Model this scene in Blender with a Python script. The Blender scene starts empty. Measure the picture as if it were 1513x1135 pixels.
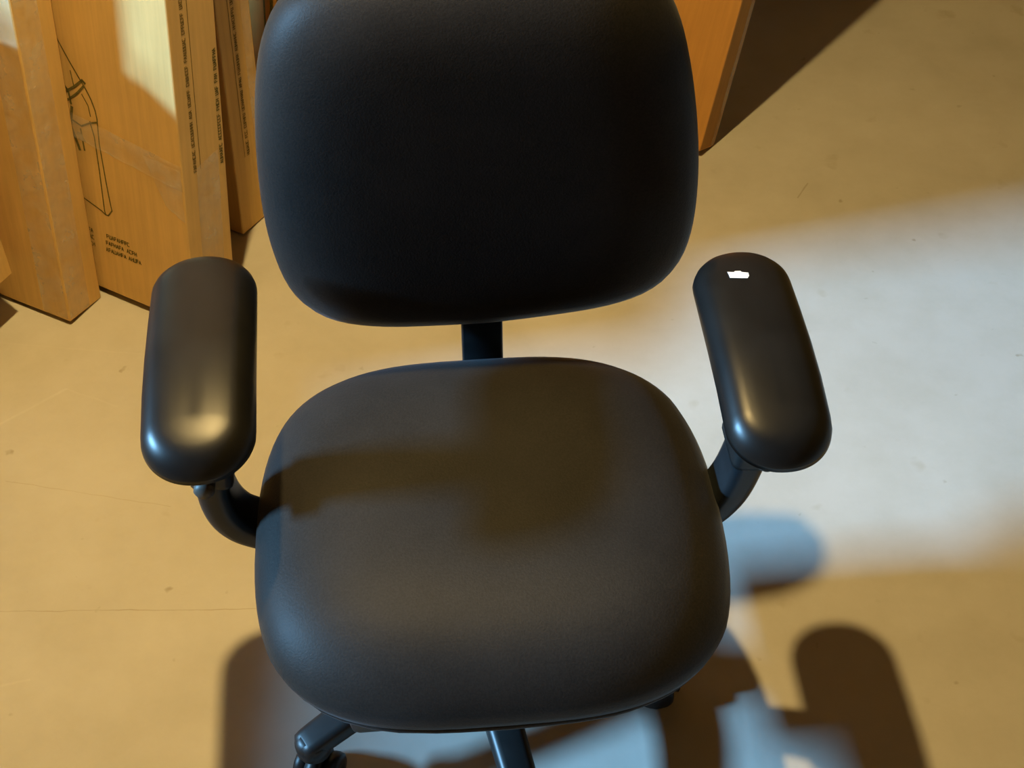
import bpy, bmesh, math, random
from mathutils import Vector, Matrix
random.seed(7)
sc = bpy.context.scene
COL = sc.collection
R = math.radians

# ------------------------------------------------------------------ camera, world, light, exposure
cam = bpy.data.cameras.new('camera'); cam.sensor_width = 36.0; cam.lens = 2100.0 / 1513.0 * 36.0
cam.clip_start = 0.02
cam_o = bpy.data.objects.new('camera', cam); COL.objects.link(cam_o)
cam_o.location = (0.03, -0.91, 1.657); cam_o.rotation_euler = (R(44.0), 0, 0)
sc.camera = cam_o

world = bpy.data.worlds.new('world'); sc.world = world; world.use_nodes = True
world.node_tree.nodes['Background'].inputs['Color'].default_value = (0.45, 0.68, 1.0, 1)
world.node_tree.nodes['Background'].inputs['Strength'].default_value = 0.012

# daylight: bright patch of sky outside the high window in the left wall
DAY_DIR = Vector((1.0, 0.085, -0.45)).normalized()
AIM = Vector((0.05, 0.15, 0.40))
sky = bpy.data.lights.new('daylight', 'AREA'); sky.shape = 'RECTANGLE'; sky.size = 2.2; sky.size_y = 0.75
sky.energy = 7200; sky.color = (0.28, 0.61, 1.0)
sky_o = bpy.data.objects.new('daylight', sky); COL.objects.link(sky_o)
sky_o.location = AIM - DAY_DIR * 14.0
sky_o.rotation_euler = DAY_DIR.to_track_quat('-Z', 'Y').to_euler()

LAMP = Vector((-0.30, 0.385, 2.47))      # bare bulb under the ceiling
LAMP_R = 0.036
LAMP_L = 4900.0
LAMP_COL = (1.0, 0.69, 0.255)

sc.view_settings.view_transform = 'Standard'; sc.view_settings.look = 'None'
sc.view_settings.exposure = 0.0; sc.view_settings.gamma = 1.0; sc.view_settings.use_curve_mapping = False

# ------------------------------------------------------------------ helpers
def mesh_obj(name, bm, mat, parent=None, smooth=True, loc=None):
    me = bpy.data.meshes.new(name); bm.normal_update(); bm.to_mesh(me); bm.free()
    if mat: me.materials.append(mat)
    if smooth:
        for p in me.polygons: p.use_smooth = True
    o = bpy.data.objects.new(name, me); COL.objects.link(o)
    if parent: o.parent = parent
    if loc: o.location = loc
    return o
def empty(name, loc=(0, 0, 0), rz=0.0):
    o = bpy.data.objects.new(name, None); COL.objects.link(o)
    o.location = loc; o.rotation_euler = (0, 0, rz); o.empty_display_size = 0.1
    return o
def tag(o, label=None, cat=None, group=None, kind=None):
    if label: o['label'] = label
    if cat: o['category'] = cat
    if group: o['group'] = group
    if kind: o['kind'] = kind
    return o
def loft(rings, cap0=True, cap1=True, bm=None):
    bm = bm or bmesh.new()
    vr = [[bm.verts.new(p) for p in r] for r in rings]
    n = len(rings[0])
    for a, b in zip(vr, vr[1:]):
        for i in range(n):
            j = (i + 1) % n
            bm.faces.new((a[i], a[j], b[j], b[i]))
    if cap0: bm.faces.new(list(reversed(vr[0])))
    if cap1: bm.faces.new(vr[-1])
    bmesh.ops.recalc_face_normals(bm, faces=bm.faces[:])
    return bm
def box_bm(x0, x1, y0, y1, z0, z1, bev=0.0, seg=2, bm=None):
    own = bm is None
    bm = bm or bmesh.new()
    r = bmesh.ops.create_cube(bm, size=1.0, matrix=Matrix.Translation(((x0+x1)/2, (y0+y1)/2, (z0+z1)/2)) @ Matrix.Diagonal((x1-x0, y1-y0, z1-z0, 1)))
    if bev:
        vs = set(r['verts']); es = [e for e in bm.edges if e.verts[0] in vs and e.verts[1] in vs]
        bmesh.ops.bevel(bm, geom=es, offset=bev, segments=seg, affect='EDGES', profile=0.5)
    return bm
def sweep(path, section, bm=None, up=Vector((0, 1, 0)), subdiv=6):
    """section(t) -> list of (a, b) offsets: a along 'up', b along the in-plane normal; path smoothed by Catmull-Rom"""
    P = [Vector(p) for p in path]; Q = []
    for i in range(len(P) - 1):
        p0 = P[max(i-1, 0)]; p1 = P[i]; p2 = P[i+1]; p3 = P[min(i+2, len(P)-1)]
        for k in range(subdiv):
            t = k / subdiv
            Q.append(0.5 * ((2*p1) + (p2-p0)*t + (2*p0-5*p1+4*p2-p3)*t*t + (3*p1-p0-3*p2+p3)*t**3))
    Q.append(P[-1]); rings = []
    for i, q in enumerate(Q):
        d = (Q[min(i+1, len(Q)-1)] - Q[max(i-1, 0)]).normalized()
        u = (up - d * up.dot(d)).normalized(); n = d.cross(u)
        rings.append([q + u*a + n*b for a, b in section(i / (len(Q)-1))])
    return loft(rings, bm=bm)
def rrect(w, h, r, k=4):
    pts = []
    for cx, cy, a0 in ((w/2-r, h/2-r, 0), (-w/2+r, h/2-r, 90), (-w/2+r, -h/2+r, 180), (w/2-r, -h/2+r, 270)):
        for i in range(k + 1):
            a = R(a0 + 90*i/k); pts.append((cx + r*math.cos(a), cy + r*math.sin(a)))
    return pts
def lathe(profile, n=32, bm=None, mtx=None):
    rings = [[Vector((r*math.cos(2*math.pi*i/n), r*math.sin(2*math.pi*i/n), z)) for i in range(n)] for r, z in profile]
    if mtx: rings = [[mtx @ p for p in r] for r in rings]
    return loft(rings, bm=bm)

# ------------------------------------------------------------------ materials
def new_mat(name):
    m = bpy.data.materials.new(name); m.use_nodes = True
    nt = m.node_tree; b = nt.nodes['Principled BSDF']
    return m, nt, b
def N(nt, t, **kw):
    n = nt.nodes.new(t)
    for k, v in kw.items(): setattr(n, k, v)
    return n
def noise(nt, vec, scale, detail=4, rough=0.55):
    n = N(nt, 'ShaderNodeTexNoise'); n.inputs['Scale'].default_value = scale
    n.inputs['Detail'].default_value = detail; n.inputs['Roughness'].default_value = rough
    nt.links.new(vec, n.inputs['Vector']); return n.outputs['Fac']
def ramp(nt, fac, stops):
    r = N(nt, 'ShaderNodeValToRGB'); cr = r.color_ramp
    while len(cr.elements) < len(stops): cr.elements.new(0.5)
    for e, (p, c) in zip(cr.elements, stops): e.position = p; e.color = (*c, 1) if len(c) == 3 else c
    nt.links.new(fac, r.inputs['Fac']); return r.outputs['Color']
def mixc(nt, fac, a, b, mode='MIX'):
    m = N(nt, 'ShaderNodeMix', data_type='RGBA', blend_type=mode)
    for s, v in ((m.inputs[0], fac), (m.inputs[6], a), (m.inputs[7], b)):
        if hasattr(v, 'links') or hasattr(v, 'is_linked'): nt.links.new(v, s)
        else: s.default_value = v if not isinstance(v, tuple) else ((*v, 1) if len(v) == 3 else v)
    return m.outputs[2]
def math_n(nt, op, a, b=None, c=None):
    m = N(nt, 'ShaderNodeMath', operation=op)
    for i, v in enumerate((a, b, c)):
        if v is None: continue
        if hasattr(v, 'is_linked'): nt.links.new(v, m.inputs[i])
        else: m.inputs[i].default_value = v
    return m.outputs[0]
def bump(nt, b, h, strength, dist=0.001):
    n = N(nt, 'ShaderNodeBump'); n.inputs['Strength'].default_value = strength; n.inputs['Distance'].default_value = dist
    nt.links.new(h, n.inputs['Height']); nt.links.new(n.outputs['Normal'], b.inputs['Normal'])
def coords(nt, kind='Object'):
    return N(nt, 'ShaderNodeTexCoord').outputs[kind]

def plain(name, col, rough=0.5, spec=0.5, metal=0.0, var=0.25, scale=60, bmp=0.0):
    m, nt, b = new_mat(name); v = coords(nt)
    f = noise(nt, v, scale)
    c2 = tuple(x * (1 - var) for x in col); c1 = tuple(min(1, x * (1 + var)) for x in col)
    nt.links.new(ramp(nt, f, [(0.3, c2), (0.7, c1)]), b.inputs['Base Color'])
    b.inputs['Roughness'].default_value = rough; b.inputs['Specular IOR Level'].default_value = spec
    b.inputs['Metallic'].default_value = metal
    if bmp: bump(nt, b, noise(nt, v, scale * 8), bmp)
    return m

def fabric():
    m, nt, b = new_mat('charcoal_fabric'); v = coords(nt)
    big = noise(nt, v, 9, 3); fine = noise(nt, v, 420, 2, 0.7)
    f = math_n(nt, 'ADD', math_n(nt, 'MULTIPLY', big, 0.45), math_n(nt, 'MULTIPLY', fine, 0.55))
    nt.links.new(ramp(nt, f, [(0.32, (0.0100, 0.0090, 0.0082)), (0.68, (0.0225, 0.0203, 0.0185))]), b.inputs['Base Color'])
    b.inputs['Roughness'].default_value = 0.55; b.inputs['Specular IOR Level'].default_value = 0.16
    b.inputs['Sheen Weight'].default_value = 0.05; b.inputs['Sheen Roughness'].default_value = 0.42
    b.inputs['Sheen Tint'].default_value = (0.85, 0.9, 1.0, 1)
    bump(nt, b, fine, 0.35, 0.0008)
    return m
def floor_mat():
    m, nt, b = new_mat('concrete_floor'); v = coords(nt)
    base = ramp(nt, noise(nt, v, 1.6, 5, 0.6), [(0.25, (0.450, 0.425, 0.375)), (0.75, (0.545, 0.520, 0.465))])
    mott = ramp(nt, noise(nt, v, 7, 6, 0.65), [(0.30, (0.90, 0.89, 0.86)), (0.62, (1, 1, 1))])
    col = mixc(nt, 1.0, base, mott, 'MULTIPLY')
    # small dark spots and stains
    spots = ramp(nt, noise(nt, v, 34, 2, 0.4), [(0.20, (0.66, 0.60, 0.50)), (0.26, (1, 1, 1))])
    col = mixc(nt, 0.8, col, spots, 'MULTIPLY')
    blot = ramp(nt, noise(nt, v, 13, 3, 0.5), [(0.24, (0.80, 0.74, 0.64)), (0.33, (1, 1, 1))])
    col = mixc(nt, 0.6, col, blot, 'MULTIPLY')
    # hairline cracks and scratches with shapes of their own
    sep = N(nt, 'ShaderNodeSeparateXYZ'); nt.links.new(v, sep.inputs[0])
    wob = math_n(nt, 'MULTIPLY', math_n(nt, 'SUBTRACT', noise(nt, v, 26, 3), 0.5), 0.006)
    for (ax, ay), (bx, by), w, c in (
            ((-0.80, 0.245), (-0.33, 0.250), 0.0011, (0.62, 0.52, 0.38)),
            ((-0.83, 0.555), (-0.69, 0.680), 0.0035, (1.10, 1.12, 1.14)),
            ((-0.69, 0.680), (-0.60, 0.640), 0.0025, (1.06, 1.06, 1.08)),
            ((-0.74, 0.485), (-0.48, 0.435), 0.0010, (0.80, 0.72, 0.58)),
            ((-0.76, 0.100), (-0.62, 0.135), 0.0028, (1.12, 1.12, 1.12)),
            ((-0.95, 0.800), (-0.55, 0.755), 0.0020, (1.05, 1.05, 1.06)),
            ((0.560, 1.170), (0.585, 1.215), 0.0022, (0.62, 0.55, 0.42)),
            ((0.395, 1.000), (0.440, 0.985), 0.0018, (0.70, 0.62, 0.50)),
            ((0.455, 0.970), (0.480, 0.960), 0.0014, (0.72, 0.64, 0.52))):
        L = math.hypot(bx-ax, by-ay); ux, uy = (bx-ax)/L, (by-ay)/L
        dx = math_n(nt, 'SUBTRACT', sep.outputs[0], ax); dy = math_n(nt, 'SUBTRACT', sep.outputs[1], ay)
        al = math_n(nt, 'ADD', math_n(nt, 'MULTIPLY', dx, ux), math_n(nt, 'MULTIPLY', dy, uy))
        pe = math_n(nt, 'SUBTRACT', math_n(nt, 'MULTIPLY', dx, uy), math_n(nt, 'MULTIPLY', dy, ux))
        pe = math_n(nt, 'ABSOLUTE', math_n(nt, 'ADD', pe, wob))
        msk = N(nt, 'ShaderNodeMapRange'); msk.inputs[1].default_value = w; msk.inputs[2].default_value = w*0.3
        nt.links.new(pe, msk.inputs[0])
        inside = math_n(nt, 'MULTIPLY', math_n(nt, 'GREATER_THAN', al, 0.0), math_n(nt, 'LESS_THAN', al, L))
        col = mixc(nt, math_n(nt, 'MULTIPLY', math_n(nt, 'MULTIPLY', msk.outputs[0], math_n(nt, 'MULTIPLY', inside, noise(nt, v, 17, 2))), 0.95), col, mixc(nt, 1.0, col, c, 'MULTIPLY'))
    nt.links.new(col, b.inputs['Base Color'])
    b.inputs['Roughness'].default_value = 0.62; b.inputs['Specular IOR Level'].default_value = 0.25
    bump(nt, b, noise(nt, v, 55, 5), 0.08, 0.002)
    return m
def cardboard(name, col, streak=0.10):
    m, nt, b = new_mat(name); v = coords(nt)
    mp = N(nt, 'ShaderNodeMapping'); mp.inputs['Scale'].default_value = (40, 40, 2.2); nt.links.new(v, mp.inputs['Vector'])
    lin = noise(nt, mp.outputs['Vector'], 3.0, 3)
    f = math_n(nt, 'ADD', math_n(nt, 'MULTIPLY', lin, 0.6), math_n(nt, 'MULTIPLY', noise(nt, v, 11, 4), 0.4))
    lo = tuple(x * (1 - streak) for x in col); hi = tuple(x * (1 + streak) for x in col)
    nt.links.new(ramp(nt, f, [(0.32, lo), (0.68, hi)]), b.inputs['Base Color'])
    b.inputs['Roughness'].default_value = 0.72; b.inputs['Specular IOR Level'].default_value = 0.3
    bump(nt, b, lin, 0.12, 0.002)
    return m
def tape_mat():
    m, nt, b = new_mat('clear_packing_tape'); v = coords(nt)
    out = nt.nodes['Material Output']
    tr = N(nt, 'ShaderNodeBsdfTransparent'); tr.inputs['Color'].default_value = (0.97, 0.955, 0.92, 1)
    b.inputs['Base Color'].default_value = (0.78, 0.70, 0.55, 1); b.inputs['Roughness'].default_value = 0.22
    f = ramp(nt, noise(nt, v, 22, 3), [(0.35, (0.12, 0.12, 0.12)), (0.65, (0.40, 0.40, 0.40))])
    mx = N(nt, 'ShaderNodeMixShader'); nt.links.new(f, mx.inputs[0])
    nt.links.new(tr.outputs[0], mx.inputs[1]); nt.links.new(b.outputs[0], mx.inputs[2])
    nt.links.new(mx.outputs[0], out.inputs['Surface'])
    bump(nt, b, noise(nt, v, 40, 4), 0.6, 0.004)
    return m
def emit_mat(name, col, strength):
    m = bpy.data.materials.new(name); m.use_nodes = True; nt = m.node_tree
    for n in list(nt.nodes):
        if n.type == 'BSDF_PRINCIPLED': nt.nodes.remove(n)
    e = N(nt, 'ShaderNodeEmission'); e.inputs['Color'].default_value = (*col, 1); e.inputs['Strength'].default_value = strength
    nt.links.new(e.outputs[0], nt.nodes['Material Output'].inputs['Surface']); return m
def glass_mat():
    m = bpy.data.materials.new('window_glass'); m.use_nodes = True; nt = m.node_tree
    for n in list(nt.nodes):
        if n.type == 'BSDF_PRINCIPLED': nt.nodes.remove(n)
    tr = N(nt, 'ShaderNodeBsdfTransparent'); tr.inputs['Color'].default_value = (0.95, 0.98, 0.98, 1)
    gl = N(nt, 'ShaderNodeBsdfGlossy'); gl.inputs['Roughness'].default_value = 0.02
    fr = N(nt, 'ShaderNodeFresnel'); fr.inputs['IOR'].default_value = 1.45
    mx = N(nt, 'ShaderNodeMixShader'); nt.links.new(fr.outputs[0], mx.inputs[0])
    nt.links.new(tr.outputs[0], mx.inputs[1]); nt.links.new(gl.outputs[0], mx.inputs[2])
    nt.links.new(mx.outputs[0], nt.nodes['Material Output'].inputs['Surface']); return m

M_FLOOR = floor_mat(); M_FAB = fabric()
M_WALL = plain('painted_block_wall', (0.42, 0.31, 0.16), 0.8, 0.2, var=0.12, scale=5)
M_CEIL = plain('ceiling_board', (0.42, 0.31, 0.16), 0.85, 0.2, var=0.12, scale=5)
M_PAD = plain('black_urethane', (0.007, 0.0068, 0.0064), 0.36, 0.32, var=0.3, scale=18, bmp=0.04)
M_PLAST = plain('black_plastic', (0.012, 0.012, 0.012), 0.42, 0.4, var=0.25, scale=40)
M_STEEL = plain('black_painted_steel', (0.009, 0.011, 0.013), 0.42, 0.4, var=0.35, scale=30, bmp=0.05)
M_GREY = plain('worn_grey_plastic', (0.075, 0.066, 0.055), 0.5, 0.4)
M_CHROME = plain('gas_column_steel', (0.35, 0.35, 0.36), 0.25, 0.5, metal=1.0, var=0.08)
M_CARD = cardboard('cardboard', (0.60, 0.385, 0.135))
M_CARD2 = cardboard('cardboard_pale', (0.56, 0.355, 0.115))
M_CARD3 = cardboard('cardboard_orange', (0.46, 0.225, 0.052))
M_INK = plain('box_print_ink', (0.13, 0.105, 0.028), 0.8, 0.2, var=0.3, scale=200)
M_INK2 = plain('box_print_ink_faded', (0.20, 0.135, 0.035), 0.8, 0.2, var=0.3, scale=200)
M_TAPE = tape_mat()
M_WHITE = plain('white_paper', (0.86, 0.84, 0.80), 0.7, 0.3, var=0.05)
M_GLASS = glass_mat()
M_FRAME = plain('white_window_frame', (0.6, 0.6, 0.58), 0.5, 0.4, var=0.05)

# ------------------------------------------------------------------ the room
XL, XR, YB, YF, ZC = -2.40, 2.80, 1.92, -2.90, 2.62
def struct(name, bm, mat, parent=None):
    o = mesh_obj(name, bm, mat, parent, smooth=False)
    if not parent: o['kind'] = 'structure'
    return o
struct('floor', box_bm(XL-0.2, XR+0.2, YF-0.2, YB+0.2, -0.12, 0.0), M_FLOOR)
struct('ceiling', box_bm(XL-0.2, XR+0.2, YF-0.2, YB+0.2, ZC, ZC+0.12), M_CEIL)
struct('wall_back', box_bm(XL-0.2, XR+0.2, YB, YB+0.2, 0.0, ZC), M_WALL)
struct('wall_front', box_bm(XL-0.2, XR+0.2, YF-0.2, YF, 0.0, ZC), M_WALL)
struct('wall_right', box_bm(XR, XR+0.2, YF, YB, 0.0, ZC), M_WALL)
WY0, WY1, WZ0, WZ1 = -0.85, 1.30, 1.105, 2.20
bm = bmesh.new()
for a in ((YF, WY0, 0, ZC), (WY1, YB, 0, ZC), (WY0, WY1, 0, WZ0), (WY0, WY1, WZ1, ZC)):
    box_bm(XL-0.2, XL, a[0], a[1], a[2], a[3], bm=bm)
struct('wall_left', bm, M_WALL)
bm = bmesh.new()
for a in ((WY0, WY1, WZ0, WZ0+0.04), (WY0, WY1, WZ1-0.04, WZ1), (WY0, WY0+0.04, WZ0+0.04, WZ1-0.04), (WY1-0.04, WY1, WZ0+0.04, WZ1-0.04)):
    box_bm(XL-0.13, XL-0.08, a[0], a[1], a[2], a[3], bm=bm)
win = struct('window_1', bm, M_FRAME)
struct('pane', box_bm(XL-0.107, XL-0.103, WY0+0.04, WY1-0.04, WZ0+0.04, WZ1-0.04), M_GLASS, win)

# bare bulb in a ceiling socket: the lamp that lights the place
lamp = empty('ceiling_lamp', (LAMP.x, LAMP.y, ZC))
tag(lamp, 'warm reflector bulb in a white ceiling socket', 'lamp')
mesh_obj('lamp_socket', lathe([(0.055, 0.0), (0.055, -0.02), (0.048, -0.035), (0.026, -0.05), (0.022, -0.085)], 24), M_FRAME, lamp)
bz = LAMP.z - ZC
bulb = mesh_obj('bulb', lathe([(0.013, bz + 0.100), (0.013, bz + 0.072), (0.020, bz + 0.058), (0.036, bz + 0.022), (0.040, bz + 0.006), (0.0385, bz), (LAMP_R, bz + 0.001)], 32), M_FRAME, lamp)
mesh_obj('bulb_lens', lathe([(LAMP_R, bz), (LAMP_R*0.8, bz - 0.0035), (LAMP_R*0.45, bz - 0.006), (0.001, bz - 0.007)], 32), emit_mat('warm_bulb', LAMP_COL, LAMP_L), bulb)
bulb.matrix_basis = Matrix.Translation((0, 0, bz + 0.08)) @ Matrix.Rotation(R(15), 4, 'Y') @ Matrix.Translation((0, 0, -bz - 0.08))   # swivelled in its socket

# ------------------------------------------------------------------ task chair
chair = empty('office_chair', (0.011, 0.045, 0.0), R(5.0))
tag(chair, 'black upholstered swivel office chair with padded armrests on the concrete floor', 'chair')

# --- seat cushion
NS = 96
def seat_outline(i, a=0.2565, b=0.240, n=2.65):
    t = 2*math.pi*i/NS; c, s = math.cos(t), math.sin(t)
    n = n + (0.55*min(1, -s*2) if s < 0 else 0.45*min(1, s*2))
    x = math.copysign(abs(c)**(2/n), c) * a; y = math.copysign(abs(s)**(2/n), s) * b
    return x * (1.0 - 0.01*(y/b)), y
SX, SY = -0.004, 0.026
def seat_ring(d, z, w=1.0, dish=1.0):
    k = max(1e-4, 1 - d/0.25); ring = []
    for i in range(NS):
        x, y = seat_outline(i); x *= k; y *= k
        zz = z - dish*0.010*math.exp(-((x/0.17)**2 + ((y-0.03)/0.15)**2))
        if y < -0.08: zz -= w*0.60*(-0.08-y)**2
        ring.append(Vector((x + SX, y + SY, zz)))
    return ring
rings = [seat_ring(d, z) for d, z in ((0.2499, .491), (.22, .491), (.18, .4905), (.14, .489), (.105, .486), (.075, .4815), (.05, .475), (.032, .4665), (.018, .456), (.008, .444), (.002, .431), (0, .419), (.002, .409), (.007, .401), (.016, .397))]
rings += [seat_ring(d, z, 1.0, 0.0) for d, z in ((.03, .395), (.2499, .394))]
seat = mesh_obj('seat_cushion', loft(rings), M_FAB, chair)
# rolled hem under the cushion, slightly uneven
hem = []
for i in range(NS):
    x, y = seat_outline(i); k = 1 - 0.010/0.25 + 0.0025*math.sin(i*0.9)*math.sin(i*2.3)
    z = 0.400 - (0.60*(-0.08-y)**2 if y < -0.08 else 0)
    hem.append(Vector((x*k + SX, y*k + SY, z)))
bm = bmesh.new(); hr = []
for i, p in enumerate(hem):
    out = Vector((p.x-SX, p.y-SY, 0)).normalized()
    hr.append([bm.verts.new(p + out*0.006*math.cos(a) + Vector((0, 0, 0.006*math.sin(a)))) for a in [2*math.pi*k/8 for k in range(8)]])
for i in range(NS):
    for k in range(8):
        bm.faces.new((hr[i][k], hr[i][(k+1) % 8], hr[(i+1) % NS][(k+1) % 8], hr[(i+1) % NS][k]))
bmesh.ops.recalc_face_normals(bm, faces=bm.faces[:])
mesh_obj('hem', bm, M_FAB, seat)
pan = [[Vector((SX + (p.x-SX)*s, SY + (p.y-SY)*s, z + (p.z-0.400)*0.8)) for p in hem] for s, z in ((0.95, 0.393), (0.93, 0.368), (0.86, 0.356), (0.002, 0.354))]
mesh_obj('seat_pan', loft(pan), M_PLAST, chair)
mesh_obj('tilt_mechanism_light_block', box_bm(-0.170, 0.125, -0.14, -0.03, 0.272, 0.358, 0.010, 2, bm=box_bm(-0.150, 0.125, -0.05, 0.25, 0.228, 0.358, 0.014, 3)), M_STEEL, chair)  # hidden mechanism, oversized with an added front block to stop daylight under the seat

# --- backrest
HW = [(.520, .0), (.523, .07), (.527, .125), (.535, .165), (.546, .192), (.563, .212), (.588, .2255), (.620, .233), (.655, .2365), (.695, .2365), (.735, .234), (.775, .2295), (.815, .223), (.850, .215), (.880, .205), (.905, .191), (.924, .172), (.937, .147), (.945, .112), (.949, .06), (.950, .0)]
HW = [(0.956 - (0.950 - z)*1.072, w*1.026) for z, w in HW]
poly = [Vector((w, 0, z)) for z, w in HW] + [Vector((-w, 0, z)) for z, w in reversed(HW[1:-1])]
def resample(poly, n):
    L = [0.0]
    for a, b in zip(poly, poly[1:] + poly[:1]): L.append(L[-1] + (b-a).length)
    out = []; P = poly + poly[:1]
    for i in range(n):
        s = L[-1]*i/n
        k = max(j for j in range(len(poly)) if L[j] <= s + 1e-12)
        out.append(P[k].lerp(P[k+1], (s-L[k])/(L[k+1]-L[k])))
    for _ in range(3): out = [(out[i-1] + out[i]*2 + out[(i+1) % n])/4 for i in range(n)]
    return out
BC = Vector((0, 0, 0.725))
BO = [BC + Matrix.Rotation(R(-2.2), 3, 'Y') @ (p - BC) for p in resample(poly, 112)]
BX0 = 0.009
def back_ring(s, y, rec=0.055):
    r = []
    for p in BO:
        q = BC + (p - BC)*s
        r.append(Vector((q.x + BX0, 0.263 + y + rec*(q.z - 0.52), q.z)))
    return r
fr = [(0.002, -.036), (.2, -.0358), (.4, -.0354), (.55, -.0346), (.68, -.0328), (.78, -.0290), (.86, -.0225), (.92, -.0140), (.96, -.0045), (.985, .006), (.997, .018), (1.0, .029), (.995, .038), (.98, .044), (.95, .047)]
backc = mesh_obj('backrest_cushion', loft([back_ring(s, y) for s, y in fr]), M_FAB, chair)
mesh_obj('backrest_shell', loft([back_ring(s, y) for s, y in ((.965, .045), (.962, .054), (.93, .064), (.80, .070), (.4, .073), (.002, .074))]), M_PLAST, chair)
# flat steel bar that carries the backrest
mesh_obj('back_post', sweep([(BX0, .06, .335), (BX0, .20, .338), (BX0, .275, .352), (BX0, .306, .40), (BX0, .312, .48), (BX0, .328, .60), (BX0, .345, .74)],
         lambda t: rrect(0.051, 0.010, 0.003, 2), up=Vector((1, 0, 0))), M_STEEL, chair)

# --- armrests
def pad(name, x, y, rz, z, hw=0.0565, hl=0.149):
    n = 80; rings = []
    def outline(k):
        t = 2*math.pi*k/n; c, s = math.cos(t), math.sin(t)
        # stadium: straight sides with rounded ends
        ex = 2.0
        px = hw*math.copysign(abs(c)**(2/2.15), c); py = hw*math.copysign(abs(s)**(2/2.15), s)
        return px, py + (hl-hw)*(1 if s > 0 else -1)*min(1, abs(s)*6)
    for d, zz in ((hw-.0001, .0), (.045, -.0001), (.034, -.0004), (.024, -.0011), (.0165, -.0026), (.0105, -.0056), (.0055, -.0102), (.002, -.016), (.0004, -.022), (0, -.027), (.0015, -.032), (.005, -.036), (.012, -.038), (.03, -.039), (hw-.0001, -.039)):
        k = 1 - d/hw; ring = []
        for i in range(n):
            px, py = outline(i)
            cy = max(-(hl-hw), min(hl-hw, py))
            qx, qy = px*k, cy + (py-cy)*k
            dome = (-0.024 if qy < 0 else -0.005)*(qy/hl)**2 - 0.002*(qx/hw)**2
            if d > hw-.0002: qx *= 0.02
            ring.append(Vector((qx, qy, zz + dome*(1 if zz > -.03 else 0.6))))
        rings.append(ring)
    o = mesh_obj(name, loft(rings), M_PAD, chair, loc=(x, y, z)); o.rotation_euler = (0, 0, rz)
    return o
PZ = 0.663
padL = pad('armrest_pad', -0.2905, 0.093, R(1.5), PZ)
padR = pad('armrest_pad', 0.2785, 0.055, R(-0.5), PZ, 0.0535, 0.144)
sec = lambda t: rrect(0.060 - 0.004*t, 0.036, 0.012, 3)
armL = mesh_obj('arm_support', sweep([(-.286, .062, .625), (-.293, .060, .54), (-.297, .060, .475), (-.286, .060, .430), (-.258, .060, .405), (-.19, .060, .375), (-.06, .060, .362)], sec), M_STEEL, chair)
armR = mesh_obj('arm_support', sweep([(.286, .045, .625), (.284, .045, .55), (.277, .045, .485), (.262, .046, .430), (.232, .047, .395), (.17, .050, .372), (.06, .055, .362)], sec), M_STEEL, chair)
sl = lambda t: rrect(0.072, 0.046, 0.010, 3)
mesh_obj('sleeve', sweep([(-.285, .062, .629), (-.291, .060, .55), (-.2945, .060, .510)], sl), M_PLAST, armL)
mesh_obj('sleeve', sweep([(.286, .045, .629), (.284, .045, .55), (.279, .045, .500)], sl), M_PLAST, armR)
for s, a, x, yy in ((-1, armL, -.300, .026), (1, armR, .290, .012)):
    mesh_obj('height_button', lathe([(0.011, 0), (0.011, .012), (0.008, .016), (0.001, .017)], 20, mtx=Matrix.Translation((x, yy, .52)) @ Matrix.Rotation(R(90), 4, 'X')), M_GREY, a)
# torn white paper label left on the right pad
bm = bmesh.new()
pts = [(-.0100, -.0050), (.0085, -.0052), (.0105, -.0012), (.0102, .0038), (.0035, .0048), (.0020, .0066), (-.0035, .0062), (-.0050, .0044), (-.0118, .0046), (-.0108, .0010)]
pts2 = [bm.verts.new((x, y, 0.0)) for x, y in pts]; pts3 = [bm.verts.new((x, y, 0.0004)) for x, y in pts]
bm.faces.new(pts3); bm.faces.new(list(reversed(pts2)))
for i in range(len(pts)): bm.faces.new((pts2[i], pts2[(i+1) % len(pts)], pts3[(i+1) % len(pts)], pts3[i]))
st = mesh_obj('sticker', bm, M_WHITE, padR, smooth=False, loc=(-.008, 0.088, -.0020)); st.rotation_euler = (R(-2.2), R(0.5), R(-5))
st['label'] = 'small torn white paper sticker'

# --- column, base and casters
HX, HY = -0.020, 0.080
def at_hub(m): return Matrix.Translation((HX, HY, 0)) @ m
mesh_obj('gas_column', lathe([(0.014, .33), (0.014, .24), (0.026, .24), (0.026, .12)], 28, mtx=at_hub(Matrix())), M_CHROME, chair)
mesh_obj('base_hub', lathe([(0.030, .165), (0.046, .158), (0.052, .135), (0.050, .085), (0.040, .078)], 32, mtx=at_hub(Matrix())), M_PLAST, chair)
leg_bm = sweep([(0.035, 0, .125), (0.10, 0, .121), (0.18, 0, .108), (0.245, 0, .092), (0.240, 0, .086)], lambda t: rrect(0.050 - 0.012*t, 0.036 - 0.008*t, 0.011, 4))
leg_me = bpy.data.meshes.new('base_leg'); leg_bm.to_mesh(leg_me); leg_bm.free(); leg_me.materials.append(M_PLAST)
for p in leg_me.polygons: p.use_smooth = True
cap_bm = lathe([(0.001, .106), (0.014, .105), (0.021, .100), (0.023, .092), (0.022, .076), (0.010, .074)], 24)
hood_bm = bmesh.new()
hp = []
for i in range(13):
    a = R(-20 + 220*i/12); hp.append((0.029*math.cos(a), 0.030 + 0.029*math.sin(a)))
for sgn in (0,):
    loft([[Vector((x, y, z)) for x, z in hp] for y in (-0.0085, 0.0085)], bm=hood_bm)
lathe([(0.006, .055), (0.006, .080)], 12, bm=hood_bm)
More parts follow.
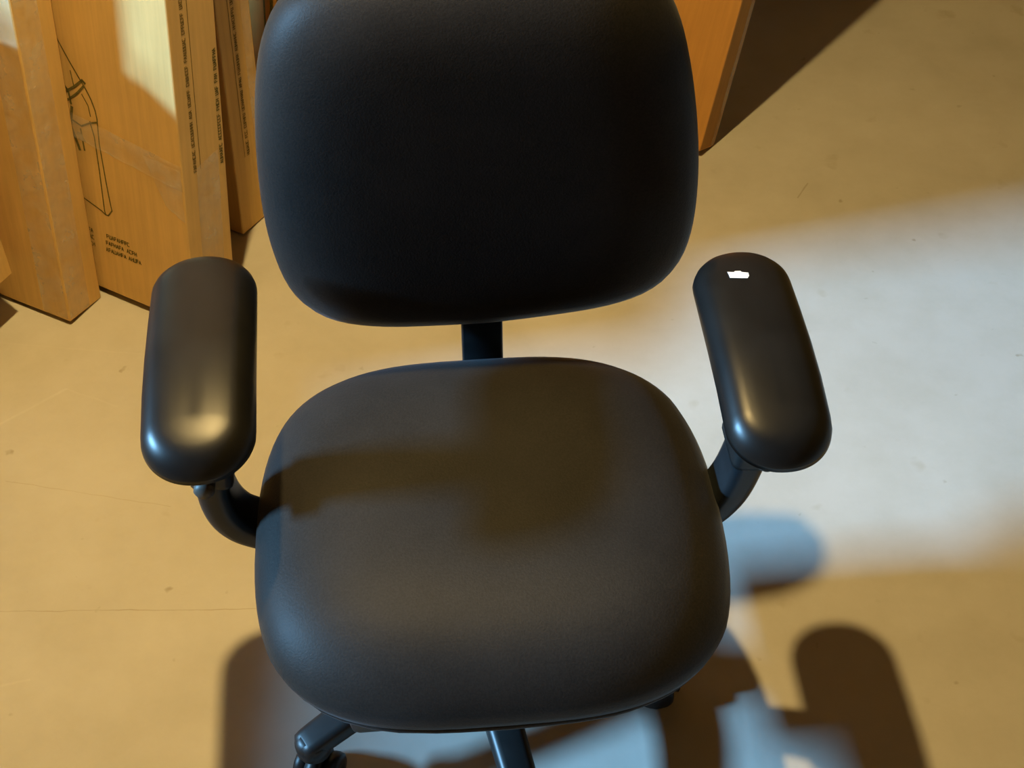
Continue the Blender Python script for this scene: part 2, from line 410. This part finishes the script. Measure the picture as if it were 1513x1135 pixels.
wheel_bm = lathe([(0.006, -.009), (0.020, -.009), (0.0245, -.006), (0.0255, 0), (0.0245, .006), (0.021, .009), (0.012, .0095), (0.006, .008)], 28, mtx=Matrix.Rotation(R(90), 4, 'X'))
def to_me(name, bm, mat):
    me = bpy.data.meshes.new(name); bm.to_mesh(me); bm.free(); me.materials.append(mat)
    for p in me.polygons: p.use_smooth = True
    return me
cap_me = to_me('leg_end', cap_bm, M_PLAST); hood_me = to_me('caster', hood_bm, M_PLAST); wheel_me = to_me('wheel', wheel_bm, M_PLAST)
for k in range(5):
    a = R(-79 + 72*k)
    lg = bpy.data.objects.new('base_leg', leg_me); COL.objects.link(lg); lg.parent = chair
    lg.location = (HX, HY, 0); lg.rotation_euler = (0, 0, a)
    ce = bpy.data.objects.new('leg_end', cap_me); COL.objects.link(ce); ce.parent = lg; ce.location = (0.240, 0, 0)
    cs = bpy.data.objects.new('caster', hood_me); COL.objects.link(cs); cs.parent = chair
    cs.location = (HX + 0.240*math.cos(a), HY + 0.240*math.sin(a), 0)
    cs.rotation_euler = (0, 0, R([200, 170, 290, 110, 65][k]))
    for y in (-0.019, 0.019):
        w = bpy.data.objects.new('wheel', wheel_me); COL.objects.link(w); w.parent = cs; w.location = (0.004, y, 0.0255)

# ------------------------------------------------------------------ cartons leaning against the back wall
def carton(name, label, corner, rz, lean, W, T, H, mat, group='flat cartons leaning against the back wall'):
    """corner: rear right bottom corner on the floor; local x along the broad face, y into depth, z up"""
    root = empty(name); tag(root, label, 'box', group)
    root.location = corner; root.rotation_euler = (R(-lean), 0, R(rz))
    root.rotation_mode = 'XYZ'
    bm = box_bm(-W, 0, -T, 0, 0, H, 0.0025, 2)
    body = mesh_obj('body', bm, mat, root, smooth=False)
    for y0, y1 in ((-T + 0.0015, -T/2 - 0.0010), (-T/2 + 0.0010, -0.0015)):     # the two closing flaps on top
        mesh_obj('top_flap', box_bm(-W + 0.0015, -0.0015, y0, y1, H + 0.0002, H + 0.0042, 0.0010, 1), mat, root, smooth=False)
    tw = min(0.050, T*0.7)
    mesh_obj('packing_tape', box_bm(-W + 0.001, -0.001, -T/2 - tw/2, -T/2 + tw/2, H + 0.0043, H + 0.0047), M_TAPE, root, smooth=False)
    return root
def strip(name, root, quad_pts, mat, off=(0, 0, 0), nu=1, nv=8, wave=0.0):
    """thin strip with thickness, corners in carton coordinates"""
    a, b, c, d = [Vector(q) for q in quad_pts]
    nrm = (b-a).cross(d-a).normalized(); bm = bmesh.new(); G = []
    for j in range(nv+1):
        row = []
        for i in range(nu+1):
            p = (a.lerp(b, i/nu)).lerp(d.lerp(c, i/nu), j/nv)
            row.append(p + nrm*(0.0004 + wave*(0.5+0.5*math.sin(j*2.1+i*1.7))*random.uniform(0.2, 1)))
        G.append(row)
    tv = [[bm.verts.new(p) for p in r] for r in G]
    for j in range(nv):
        for i in range(nu): bm.faces.new((tv[j][i], tv[j][i+1], tv[j+1][i+1], tv[j+1][i]))
    return mesh_obj(name, bm, mat, root, smooth=True)
def stroke(bm, pts, w, o, U, V, n):
    """poly-line of printed ink on the plane o + U*a + V*b"""
    for (a0, b0), (a1, b1) in zip(pts, pts[1:]):
        d = Vector((a1-a0, b1-b0)); 
        if d.length < 1e-6: continue
        d.normalize(); q = Vector((-d.y, d.x))*w/2; e = d*w*0.3
        vs = [bm.verts.new(o + U*x + V*y + n*0.0005) for x, y in ((a0-e.x+q.x, b0-e.y+q.y), (a0-e.x-q.x, b0-e.y-q.y), (a1+e.x-q.x, b1+e.y-q.y), (a1+e.x+q.x, b1+e.y+q.y))]
        bm.faces.new(vs)
def glyphs(bm, a, b, n, h, o, U, V, nn, w=None):
    """a run of n small letter-like marks (the print is too blurred to read)"""
    cw = h*0.78; w = w or h*0.2
    for i in range(n):
        x = a + i*cw; k = random.randrange(5); l, r, m, t = x, x+cw*0.68, x+cw*0.34, b+h
        if k == 0: S = [[(l, b), (l, t), (r, t)], [(l, b+h/2), (r, b+h/2)]]
        elif k == 1: S = [[(l, b), (l, t)], [(r, b), (r, t)], [(l, b+h/2), (r, b+h/2)]]
        elif k == 2: S = [[(l, t), (l, b), (r, b), (r, t)]]
        elif k == 3: S = [[(r, t), (l, t), (l, b), (r, b)]]
        else: S = [[(l, b), (m, t), (r, b)], [(l+cw*.15, b+h*.35), (r-cw*.15, b+h*.35)]]
        for s in S: stroke(bm, s, w, o, U, V, nn)
X, Y, Z = Vector((1, 0, 0)), Vector((0, 1, 0)), Vector((0, 0, 1))

box1 = carton('carton', 'plain brown carton leaning in front of the carton with the printed drawing', (-0.677, 0.897, 0), -27, 6.5, 0.62, 0.080, 1.75, M_CARD)
box2 = carton('carton', 'brown carton with a printed line drawing and crinkled tape behind the left armrest', (-0.446, 0.900, 0), -29, 7.5, 0.62, 0.105, 1.72, M_CARD)
box3 = carton('carton', 'narrow brown carton standing between the carton with the drawing and the backrest', (-0.412, 1.132, 0), -29, 3.5, 0.50, 0.085, 2.00, M_CARD2)
box4 = carton('carton', 'dark orange carton half hidden behind the upper left corner of the backrest', (-0.20, 1.36, 0), -29, 7.0, 0.52, 0.070, 2.15, M_CARD3)
box5 = carton('carton', 'orange carton behind the upper right of the backrest, casting a dark floor shadow', (0.421, 1.331, 0), -39, 17.5, 0.42, 0.056, 1.30, M_CARD3)
# a shorter carton at the left frame edge, set on a low flat one
low = carton('carton', 'low flat carton lying under the short brown carton at the left', (-0.985, 0.925, 0), -27, 0.0, 0.50, 0.40, 0.0995, M_CARD2, None)
box0 = carton('carton', 'short brown carton at the left edge, its lifted corner overhanging the floor', (-0.790, 0.842, 0.1045), -27, 0.0, 0.52, 0.27, 0.46, M_CARD, None)
small = carton('carton', 'added unseen carton on top of the short one, shading the cartons at the left', (-1.16, 1.02, 0.5700), -27, 0.0, 0.30, 0.26, 0.25, M_CARD2, None)  # out of view, added to keep daylight off the plain carton's upper left

# print, tape and seams on the carton with the drawing (front face: local y = -T)
T1, T2, T3, T4, T5 = 0.080, 0.105, 0.085, 0.070, 0.056
o2 = Vector((0.008, -T2, 0.010)); n2 = -Y
bm = bmesh.new(); lw = 0.0026
for pts, w in (
        ([(-.262, .490), (-.2307, .4494), (-.2122, .418), (-.1975, .395), (-.1841, .375), (-.1765, .360), (-.1717, .344), (-.1700, .330), (-.1705, .321)], lw),
        ([(-.1705, .321), (-.1723, .2845), (-.1690, .215), (-.1665, .180), (-.1646, .1625)], lw),
        ([(-.1860, .320), (-.1820, .300), (-.1808, .2938), (-.1801, .233), (-.1808, .180), (-.1810, .1566)], lw),
        ([(-.1646, .1625), (-.1740, .1500), (-.1800, .1500), (-.1871, .1545), (-.2147, .1641), (-.2500, .1760)], lw),
        ([(-.1810, .1566), (-.1790, .1496)], lw),
        ([(-.2400, .352), (-.2227, .3633), (-.2089, .3733), (-.1900, .3900), (-.1853, .3862)], 0.0045),
        ([(-.2350, .340), (-.2203, .3500), (-.2040, .3640), (-.1890, .3800)], 0.0040),
        ([(-.2089, .3733), (-.2120, .4000)], 0.0022), ([(-.2203, .3407), (-.2227, .3633), (-.2400, .3800)], 0.0040),
        ([(-.1950, .3650), (-.1850, .3480), (-.1830, .3300)], 0.0020),
        ([(-.2350, .3150), (-.2050, .3060), (-.1880, .3160), (-.1710, .3230)], 0.0032),
        ([(-.2200, .3350), (-.2280, .3000), (-.2160, .2600)], 0.0055), ([(-.2080, .3000), (-.2060, .2620)], 0.0035)):
    stroke(bm, pts, w, o2, X, Z, n2)
mesh_obj('printed_drawing', bm, M_INK, box2, smooth=False)
bm = bmesh.new()
for z, runs in ((.1030, ((-.245, 6), (-.1840, 9))), (.0890, ((-.245, 6), (-.1870, 7), (-.1430, 4))), (.0750, ((-.245, 6), (-.1890, 8), (-.1410, 5)))):
    for a, n in runs: glyphs(bm, a, z, n, 0.0070, o2, X, Z, n2, 0.0016)
mesh_obj('printed_text', bm, M_INK, box2, smooth=False)['kind'] = 'stuff'
# text along the narrow side (local x = 0), reading upwards
def side_text(root, y, z0, z1, h, mat, line_y=None):
    bm = bmesh.new(); z = z0
    while z < z1:
        n = random.randint(3, 9); glyphs(bm, z, -h/2, n, h, Vector((0, y, 0)), Z, -Y, X, h*0.24); z += n*h*0.78 + h*0.9
    if line_y is not None: stroke(bm, [(z0, 0), (z1, 0)], 0.0014, Vector((0, line_y, 0)), Z, -Y, X)
    mesh_obj('printed_text', bm, mat, root, smooth=False)['kind'] = 'stuff'
side_text(box2, -0.075, 0.285, 0.80, 0.0062, M_INK2, -0.062)
side_text(box2, -0.010, 0.270, 0.445, 0.0066, M_INK, None)
side_text(box3, -0.046, 0.150, 0.80, 0.0062, M_INK2, -0.056)
# clear tape: a crinkled patch across the face and corner, and a long strip down the narrow side
strip('packing_tape', box2, [(-.226, -T2, .336), (-.226, -T2, .292), (-.002, -T2, .262), (-.002, -T2, .308)], M_TAPE, nu=4, nv=14, wave=0.0022)
strip('packing_tape', box2, [(-.075, -T2, .305), (-.040, -T2, .225), (-.003, -T2, .205), (-.003, -T2, .300)], M_TAPE, nu=3, nv=6, wave=0.0030)
strip('packing_tape', box2, [(0, -.080, .02), (0, -.025, .02), (0, -.018, .300), (0, -.072, .290)], M_TAPE, nu=3, nv=10, wave=0.0016)
# tape along the near corner and face of the plain carton
strip('packing_tape', box1, [(-.055, -T1, .005), (-.003, -T1, .005), (-.003, -T1, .70), (-.055, -T1, .70)], M_TAPE, nu=2, nv=14, wave=0.0008)
strip('packing_tape', box1, [(0, -.078, .004), (0, -.030, .004), (0, -.030, .70), (0, -.078, .70)], M_TAPE, nu=2, nv=14, wave=0.0008)
# print and flap seam of the half hidden orange carton
bm = bmesh.new(); o4 = Vector((0, -T4, 0))
for pts, w in (([(-.243, .10), (-.243, .60)], 0.0040), ([(-.226, .262), (-.226, .232), (-.229, .212)], 0.0075), ([(-.212, .270), (-.212, .240), (-.222, .222)], 0.0040)):
    stroke(bm, pts, w, o4, X, Z, -Y)
mesh_obj('printed_drawing', bm, M_INK, box4, smooth=False)
# centre flap seams on the narrow sides of the cartons: a shallow proud strip of tape
for r, T in ((box3, T3), (box5, T5)):
    strip('packing_tape', r, [(0, -T*0.30, .004), (0, -T*0.05, .004), (0, -T*0.05, .60), (0, -T*0.30, .60)], M_TAPE, nu=1, nv=10, wave=0.0006)
